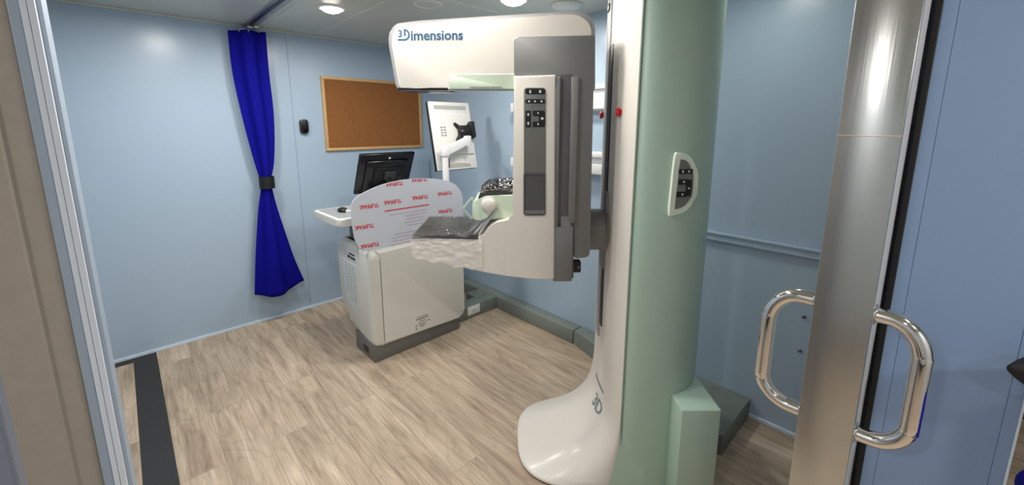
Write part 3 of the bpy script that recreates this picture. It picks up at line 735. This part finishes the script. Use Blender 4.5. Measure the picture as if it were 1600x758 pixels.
# --- keypad on the green side: tilted plate lying on the curved shell
pa = Vector((.575, 1.5045)); pb = Vector((.690, 1.522))
def tz(u, v, w=0):       # u 0..1 across, v height, w outwards
    dd = (pb-pa); nn = Vector((dd.y, -dd.x)).normalized(); q = pa+dd*u+nn*w
    return W(q.x, q.y, v)
kz = lambda px, py: st(px, py, 1.51)[1]
outer = [(.12, 1.437), (.62, 1.43), (.97, 1.36), (.97, 1.27), (.66, 1.215), (.05, 1.195)]
inner = [(.30, 1.412), (.57, 1.405), (.80, 1.35), (.80, 1.275), (.56, 1.235), (.22, 1.225)]
ro = rounded(outer, [.06, .3, .1, .1, .3, .06], 5); ri = rounded(inner, [.03, .25, .1, .1, .25, .03], 5)
b = new()
add_prism(b, [tz(u, v, -.01) for u, v in ro], tz(0, 0, .014)-tz(0, 0, -.01), .004, 3); kp = mesh_obj('side_keypad', b, M['rim_green'], mg)
b = new(); add_prism(b, [tz(u, v, .012) for u, v in ri], tz(0, 0, .0155)-tz(0, 0, .012)); kpp = mesh_obj('keypad_face', b, M['keygrey'], kp)
def keyblock(fn, rects, parent, name, mt, w0, w1, off):
    for (u0, v0, u1, v1, r) in rects:
        b = new(); add_prism(b, [fn(u, v, w0) for u, v in rounded([(u0, v0), (u1, v0), (u1, v1), (u0, v1)], r)], off)
        mesh_obj(name, b, mt, parent, 0)
offk = tz(0, 0, .0175)-tz(0, 0, .0155)
keyblock(tz, [(.27, 1.358, .74, 1.375, .008), (.29, 1.318, .6, 1.338, .004), (.25, 1.272, .58, 1.292, .004), (.55, 1.275, .74, 1.336, .04)], kp, 'key_pad', M['black'], .0155, .0175, offk)
keyblock(tz, [(.38, 1.362, .43, 1.371, .01), (.58, 1.363, .64, 1.370, .01), (.44, 1.325, .49, 1.332, .01), (.42, 1.278, .47, 1.285, .01), (.62, 1.301, .68, 1.307, .01)], kp, 'key_icon', M['icon'], .0175, .0181, tz(0, 0, .0181)-tz(0, 0, .0175))

# --- C-arm
def poly_st(px, t): return [W(*(lambda q: (q[0], t, q[1]))(st(x, y, t))) for x, y in px]
def sm_px(pts, n=5): return [(p.x, p.y) for p in smooth_path([(x, y, 0) for x, y in pts], n)]
dT = FH*(TF-TN)
# tube head shell
head = rounded([(606, 62), (612, 38), (650, 32.5), (905, 16.5), (930, 30), (930, 142), (704, 142), (620, 142)], [20, 22, 30, 30, 26, 4, 4, 8], 6)
b = new(); add_prism(b, poly_st(head, TN), dT, .012, 3); 
for v_ in b.verts:
    if v_.co.dot(FH) > 1.8 and v_.co.z < 1.75: v_.co.z += .034
hd = mesh_obj('tube_head', b, M['edge_grey'], mg)
hp = rounded([(611, 64), (617, 44), (652, 38), (903, 22), (924, 38), (924, 139), (704, 139), (624, 139)], [18, 20, 26, 26, 24, 3, 3, 8], 6)
b = new(); add_prism(b, poly_st(hp, TN-.004), FH*.02, .003); hpan = mesh_obj('head_side_panel', b, M['white'], mg)
# green vented insert in the head's lower edge
gi = rounded([(700, 117), (806, 115), (806, 139.5), (702, 138.5)], [9, 0, 0, 6], 5)
b = new(); add_prism(b, poly_st(gi, TN-.0065), FH*.02, .002); ins = mesh_obj('vent_insert', b, M['green_l'], mg)
b = new()
for i in range(17):
    x = 735+i*3.0; s0_, z0_ = st(x, 138.2, TN); s1_, z1_ = st(x+1.4, 135.6, TN)
    add_box(b, (s0_, TN-.0078, z0_), (s1_, TN-.004, z1_), fr=W)
mesh_obj('vent_slots', b, M['grey_d'], ins, 0)
# collimator trays
s0_, z0_ = st(622, 139, TN); s1_, _ = st(700, 139, TN); s2_, _ = st(637, 139, TN); s3_, _ = st(711, 139, TN)
b = new(); add_box(b, (s0_, TN-.006, z0_-.005), (s1_, TN+.05, z0_+.004), .002, fr=W); mesh_obj('collimator_tray', b, M['gloss_black'], hd)
b = new(); s2_, z2_ = st(637, 143.6, 1.76); s3_, _ = st(711, 143.6, 1.76); add_box(b, (s2_, 1.72, z2_-.003), (s3_, 1.80, z2_+.006), .002, fr=W); mesh_obj('collimator_tray', b, M['gloss_black'], hd)
# lettering on the head
b = new()
LT = TN-.0045
def lmap(px, py):
    s_, z_ = st(px, py, LT); sl = math.atan2(-1.5, 100)*-1
    return lambda x, y, z: W(s_+x, LT-z, z_+y+x*.012)
sa_, za_ = st(623, 63.6, LT); sb_, zb2 = st(723.5, 46, LT)
hgt = zb2-za_
add_text(b, 'imensions', .049, lmap(682.5, 55.8), .0005, .0012)
add_text(b, '3', .034, lmap(625.3, 53.2), .0005, .0010)
# stylised D with its foot running back under the figure
def stroke(pts, wd):
    pts = [Vector((x, y, 0)) for x, y in pts]; L_, R_ = [], []
    for i, p in enumerate(pts):
        d_ = (pts[min(i+1, len(pts)-1)]-pts[max(i-1, 0)]).normalized(); n_ = Vector((-d_.y, d_.x, 0))*wd/2
        L_.append(p+n_); R_.append(p-n_)
    for i in range(len(pts)-1):
        q = [L_[i], L_[i+1], R_[i+1], R_[i]]
        add_prism(b, [W(c_.x, LT-.0005, c_.y) for c_ in q], FH*.001)
wd = .0062; zb_ = za_+wd/2; zt2 = za_+.0385; xs_ = st(631.2, 55, LT)[0]; xr = st(639.2, 55, LT)[0]; xl = st(621.5, 60, LT)[0]
rad = (zt2-zb_)/2
pts = [(xl, zb_), (xr-rad, zb_)]+[(xr-rad+rad*math.sin(a), zb_+rad-rad*math.cos(a)) for a in [math.pi*k/14 for k in range(1, 15)]]+[(xs_, zt2)]
stroke(pts, wd); stroke([(xs_+wd/2, zt2+wd/2), (xs_+wd/2, zb_+.013)], wd)
mesh_obj('head_lettering', b, M['teal'], hpan, 0)

# grey arm frame: upper block and long back spine
gb = rounded([(803, 58), (929.5, 55), (926, 200), (921.5, 402), (897, 404), (897, 118), (803, 118)], [7, 2, 0, 8, 4, 0, 0], 5)
b = new(); add_prism(b, poly_st(gb, TN-.008), FH*(TF-TN+.016), .004); arm = mesh_obj('arm_frame', b, M['grey'], mg)
ib = rounded([(850, 117), (892, 115.5), (897, 119), (896, 436), (867, 437), (850, 430)], [0, 5, 5, 3, 0, 0], 5)
b = new(); add_prism(b, poly_st(ib, TN-.012), FH*(TF-TN+.016), .003); arc2 = mesh_obj('arm_core', b, M['grey_d'], mg)
# dark groove with raised lip on the arm core
b = new(); s0_, z0_ = st(893, 120, TN-.012); s1_, z1_ = st(898, 348, TN-.012)
add_box(b, (s0_, TN-.020, z1_), (s1_, TN-.006, z0_), .002, fr=W); mesh_obj('core_lip', b, M['grey'], arc2)
b = new(); s0_, z0_ = st(876, 342, TN-.012); s1_, z1_ = st(891.5, 349, TN-.012)
add_prism(b, [W(s0_, TN-.012, z0_+.01), W(s1_, TN-.012, z0_+.01), W(s1_, TN-.022, z1_-.01), W(s0_, TN-.022, z1_-.01)], (0, 0, -.006)); add_box(b, (st(866, 300, TN)[0], TN-.022, st(880, 437, TN)[1]), (st(896, 300, TN)[0], TN-.008, z1_-.012), .003, fr=W)
mesh_obj('core_foot', b, M['grey'], arc2)
b = new(); s0_, z0_ = st(866, 118, TN-.012); s1_, _ = st(876, 118, TN-.012); add_box(b, (s0_, TN-.022, z1_-.012), (s1_, TN-.008, z0_-.004), .003, fr=W); mesh_obj('core_rib', b, M['grey'], arc2)
# white arm cover with the breast support
wc = [(803, 119)] + [(868, 117), (867, 250), (866, 436)] + sm_px([(866, 436), (835, 435.5), (800, 432), (765, 426.5), (730, 419), (700, 411), (668, 402)], 4)[1:] + [(652, 398), (645, 389), (643, 371)] + [(700, 373), (744, 373)] + sm_px([(744, 373), (754, 369), (763, 357), (775, 348.5), (790, 345), (799, 340), (803, 328)], 4)[1:]
b = new(); add_prism(b, poly_st(wc, TN-.026), FH*(TF-TN+.03), .006, 3); wcov = mesh_obj('arm_cover', b, M['white'], mg)
sw, zw_ = st(784, 348, TN-.026)
b = new(); s_ = st(786, 380, TN-.026)[0]; add_box(b, (s_-.0012, TN-.0275, st(786, 430, TN-.026)[1]), (s_+.0012, TN-.024, st(786, 352, TN-.026)[1]), fr=W); mesh_obj('cover_seam', b, mat('seam_pale', (240, 236, 230), .4), wcov)
# keypad strip and hand recess
TK = TN-.026
kr = rounded([(818.5, 137), (852.5, 137), (852.5, 271), (818.5, 271)], [5, 5, 0, 0], 5)
b = new(); add_prism(b, poly_st(kr, TK-.0035), FH*.01, .001); ks = mesh_obj('keypad_strip', b, M['keygrey'], mg)
kr = rounded([(818, 270), (852.5, 270), (852.5, 337), (818, 337)], [3, 3, 5, 5], 5)
b = new(); t_ = new()
op_ = poly_st(kr, TK-.004); c_ = sum(op_, Vector())/len(op_)
ip_ = [c_+(p-c_)*.9 for p in op_]; dp_ = [p+FH*.003 for p in ip_]
add_loft(b, [op_, ip_, [p+FH*.003 for p in ip_]], caps=False); 
R_ = [b.verts.new(p) for p in dp_]; b.faces.new(R_)
rec = mesh_obj('hand_recess', b, mat('recess_shade_grey', (78, 79, 82), .5), mg)  # grey darkened to stand in for the shade of a deep recess
b = new(); add_prism(b, poly_st(rounded([(820, 329), (851, 329), (851, 334), (820, 334)], 1), TK-.0045), FH*.004); mesh_obj('recess_lip', b, M['keygrey'], rec)
def kst(x, y, w=0): q = st(x, y, TK); return W(q[0], TK-.0035-w, q[1])
koff = -FH*.0018
def kblk(rects, name, mt, par, w=0, off=koff):
    for (x0, y0, x1, y1, r) in rects:
        b = new(); add_prism(b, [kst(x, y, w) for x, y in rounded([(x0, y0), (x1, y0), (x1, y1), (x0, y1)], r)], off)
        mesh_obj(name, b, mt, par, 0)
kblk([(820.5, 138.5, 851.5, 147.5, 4), (820.5, 155, 851.5, 161.8, 3.2), (821, 173, 829.3, 199, 1.5), (832.3, 173, 845, 181.5, 1.5), (832.3, 190, 845, 198.5, 1.5), (842, 173, 851.3, 198.5, 6)], 'key_pad', M['black'], ks)
kblk([(827, 141, 829.6, 146, 1), (842, 141, 845.5, 145.5, 1.5), (825, 157, 828, 160, .8), (834.5, 157, 837, 160, .8), (844.5, 157, 847.5, 160, 1.2), (824, 177, 826.6, 181, 1), (824, 190.5, 826.6, 195, 1), (839.5, 175.5, 841.8, 178, .8), (839.5, 192.5, 841.8, 195.5, .8), (845, 183.5, 849, 187, 1)], 'key_icon', M['icon'], ks, .0018, -FH*.0006)
kblk([(831.2, 164.5, 832.4, 172, .3), (831.2, 164.3, 850, 165.3, .3), (821, 164.5, 828, 165.5, .3), (831.2, 199, 832.4, 207, .3), (821, 200, 822, 206, .3)], 'key_outline', M['grey_d'], ks, 0, -FH*.0006)
# breast support plate
pt_s0, pz = st(643.5, 371.5, TN); pt_s1, _ = st(748, 371.5, TN)
b = new(); add_box(b, (pt_s0+.002, TN-.03, pz-.004), (pt_s1, TF+.01, pz+.011), .004, fr=W); bp_ = mesh_obj('breast_support', b, mat('support_carbon', (40, 41, 42), .3), mg)
# plastic covers, wrinkled
def wrinkle(pt, amp, sc):
    from mathutils import noise
    return noise.noise(pt*sc)*amp+noise.noise(pt*sc*2.7)*amp*.5
b = new(); NX, NZ = 60, 24
top_l, bot_l = (641, 369.5), (648, 399)
grid = []
for j in range(NZ+1):
    row = []; v = j/NZ
    for i in range(NX+1):
        u = i/NX
        x = 641+(753-641)*u + (4*math.sin(v*2.2) if u < .1 else 0)*(1-u*10 if u < .1 else 0)
        yt_ = 371+2*u; yb_ = 398+(417-398)*min(1, u*1.6)+2*math.sin(u*9)
        s_, z_ = st(x, yt_*(1-v)+yb_*v, TN-.026)
        p = W(s_, TN-.033, z_)
        wk = wrinkle(Vector((p.dot(RT)*1.6+p.z*1.2, p.z*3.2-p.dot(RT)*.8, .3)), .0065, 7.5); row.append(p-FH*(abs(wk)+.001)-Vector((0, 0, v*.004*math.sin(u*23))))
    grid.append(row)
add_loft(b, grid, closed=False, caps=False); bag = mesh_obj('support_bag', b, M['bag'], bp_, 180); bag['label'] = 'clear wrinkled plastic bag over the support'
b = new(); grid = []
for j in range(31):
    row = []; v = j/30
    for i in range(41):
        u = i/40; s_ = pt_s0+.004+(pt_s1-.01-pt_s0)*u; t_ = TN-.026+(TF-TN+.03)*v
        p = W(s_, t_, pz+.0125); row.append(p+Vector((0, 0, .001+abs(wrinkle(p, .016, 34)))))
    grid.append(row)
add_loft(b, grid, closed=False, caps=False); mesh_obj('support_film', b, plastic_film('film_on_carbon', (120, 118, 112), .28), bp_, 180)
# compression unit: green body, bracket, round knob, levers, hood in black film
cmp_ = rounded([(738, 317), (757, 307), (806, 304), (806, 333), (795, 340), (752, 345), (738, 342)], [3, 3, 0, 2, 6, 3, 2], 4)
b = new(); add_prism(b, poly_st(cmp_, 1.645), FH*.25, .004); cu_ = mesh_obj('compression_unit', b, M['green_l'], mg)
b = new(); add_prism(b, poly_st(rounded([(752, 316), (757, 309), (768, 308), (774, 316), (774, 324), (762, 340), (752, 345)], 4, 4), 1.628), FH*.02, .003)
mesh_obj('paddle_bracket', b, M['green_l'], cu_)
s_, z_ = st(763, 319.5, 1.62)
b = new(); add_lathe(b, W(s_, 1.635, z_), -FH, [(.032, 0), (.032, .012), (.026, .014), (.026, .022), (.022, .030), (.012, .034), (0, .035)], 32); mesh_obj('clamp_knob', b, M['white'], cu_)
b = new()
for (pts, tt) in (([(776, 325), (760, 348), (748, 368)], 1.635), ([(756, 342), (740, 358), (727, 369)], 1.665), ([(764, 338), (750, 356), (738, 370)], 1.64)):
    q = [W(*(lambda a: (a[0], tt, a[1]))(st(x, y, tt))) for x, y in pts]; add_tube(b, smooth_path(q, 4), .006, 10)
mesh_obj('paddle_rods', b, M['edge_grey'], cu_)
b = new(); add_prism(b, poly_st([(754, 342), (775, 324), (779, 327), (758, 355), (748, 370), (724, 370), (738, 358)], 1.645), FH*.25, .002); mesh_obj('paddle_plate', b, mat('paddle_clear', (150, 156, 158), .15, alpha=.45), cu_)
b = new(); q = [W(*(lambda a: (a[0], 1.80, a[1]))(st(x, y, 1.80))) for x, y in ((738, 309), (725, 325), (727, 331), (737, 342))]; add_tube(b, q, .006, 10); q2 = [W(*(lambda a: (a[0], 1.80, a[1]))(st(x, y, 1.80))) for x, y in ((738, 309), (741, 318))]; add_tube(b, q2, .006, 10); mesh_obj('paddle_handle', b, M['green_l'], cu_)
b = new(); rings = []
hs_ = [(750, 306), (752, 294), (759, 286), (772, 281.5), (803, 280.5)]
hs_ = sm_px(hs_, 4)
for x, y in hs_:
    q = st(x, y, 1.75); zlow = st(x, 307, 1.75)[1]
    rings.append([W(q[0], 1.66+.26*k/8, zlow+(q[1]-zlow)*(math.sin(math.pi*min(1, max(.0, .08+k/8*.84)))**.4)) for k in range(9)]+[W(q[0], 1.92, zlow-.01), W(q[0], 1.66, zlow-.01)])
b = new(); add_loft(b, rings); bmesh.ops.subdivide_edges(b, edges=list(b.edges), cuts=2, use_grid_fill=True)
for v_ in b.verts: v_.co += Vector((0, 0, 1))*wrinkle(v_.co.copy(), .010, 26)-FH*abs(wrinkle(v_.co.copy()+Vector((3, 1, 2)), .012, 30))
hood = mesh_obj('wrapped_hood', b, M['bag_dark'], cu_, 180); hood['label'] = 'black hood under crinkled clear film'
# pivot, connector
s0_, zc0 = st(921, 363, 1.70)
zp = 1.075
b = new(); add_lathe(b, W(.30, TC, zp), RT, [(.088, 0), (.092, .005), (.092, .10), (.098, .105), (.098, .125)], 40); mesh_obj('pivot', b, M['grey'], mg)
b = new(); add_box(b, (.404, 1.745, .90), (.425, 1.835, 1.25), .008, fr=W); mesh_obj('carriage', b, M['grey'], mg)
s0_, z0_ = st(895, 408, 1.66); s1_, z1_ = st(907, 425, 1.66)
b = new(); add_box(b, (s0_-.01, 1.65, z1_), (s1_, 1.69, z0_), .004, fr=W); cn = mesh_obj('connector', b, M['black'], mg)
b = new(); add_lathe(b, W((s0_+s1_)/2+.006, 1.651, (z0_+z1_)/2), -FH, [(.005, 0), (.005, .002), (0, .002)], 12); mesh_obj('connector_screw', b, M['screw'], cn)
# far side grips of the head seen past the arm
# ================================================================== CHAIR AT FAR RIGHT EDGE
ch = thing('chair', 'chair at the right edge with black armrest and blue seat', 'chair', (.98, -.16, 0))
CH = .62
tip = ray(1580, 577); k = CH/1.0
P0 = CAM+tip*.70
dirp = RT*.9-FH*.2
b = new(); rings = []
for k in range(9):
    u = k/8; r_ = .040*math.sin(min(1, u*1.8+.12)*math.pi/2)
    c_ = P0+dirp*(u*.16)+Vector((0, 0, -.02*u))
    vv = Vector((0, 0, 1)); ww = FH
    rings.append([c_+vv*(r_*1.0*math.sin(a))+ww*(r_*.9*math.cos(a)) for a in [2*math.pi*i/16 for i in range(16)]])
add_loft(b, rings); mesh_obj('armrest', b, M['rubber'], ch, 60)
Q = P0+dirp*.12
b = new(); add_tube(b, [Q, Vector((Q.x, Q.y, .42))], .015, 12); mesh_obj('armrest_post', b, M['black'], ch)
sq = CAM+ray(1587, 722)*.92
b = new(); add_box(b, (sq.x-.34, sq.y-.40, sq.z-.06), (sq.x, sq.y, sq.z+.01), .03, 4); seat = mesh_obj('seat', b, M['curtain'], ch)
for dx_ in (-.30, -.04):
    for dy_ in (-.36, -.04):
        b = new(); add_tube(b, [(sq.x+dx_, sq.y+dy_, 0), (sq.x+dx_, sq.y+dy_, sq.z-.05)], .014, 10); mesh_obj('leg', b, M['black'], ch)
# ================================================================== LIGHT
def area(name, loc, size, energy, color, rot=(0, 0, 0)):
    ld = bpy.data.lights.new(name, 'AREA'); ld.shape = 'DISK'; ld.size = size; ld.energy = energy; ld.color = color
    o = bpy.data.objects.new(name, ld); COL.objects.link(o); o.location = loc; o.rotation_euler = rot; return o
# fill lamps added out of view, without fixtures, to brighten the room and hall
for (x, y, e) in ((.33, 1.2, 9), (1.0, 1.25, 10), (1.85, .6, 1.8), (.95, -.75, 9), (.6, -1.35, 16), (-.6, -.9, 5), (-1.1, .3, 10)):
    area('downlight_or_fill_lamp', (x, y, ZC-.03), .16, e, (1, .96, .90))
w = bpy.data.worlds.new('world'); SC.world = w; w.use_nodes = True
w.node_tree.nodes['Background'].inputs[0].default_value = (.8, .88, 1, 1); w.node_tree.nodes['Background'].inputs[1].default_value = .3
SC.view_settings.view_transform = 'Standard'; SC.view_settings.look = 'None'; SC.view_settings.gamma = 1; SC.view_settings.exposure = .2
SC.view_settings.use_curve_mapping = False
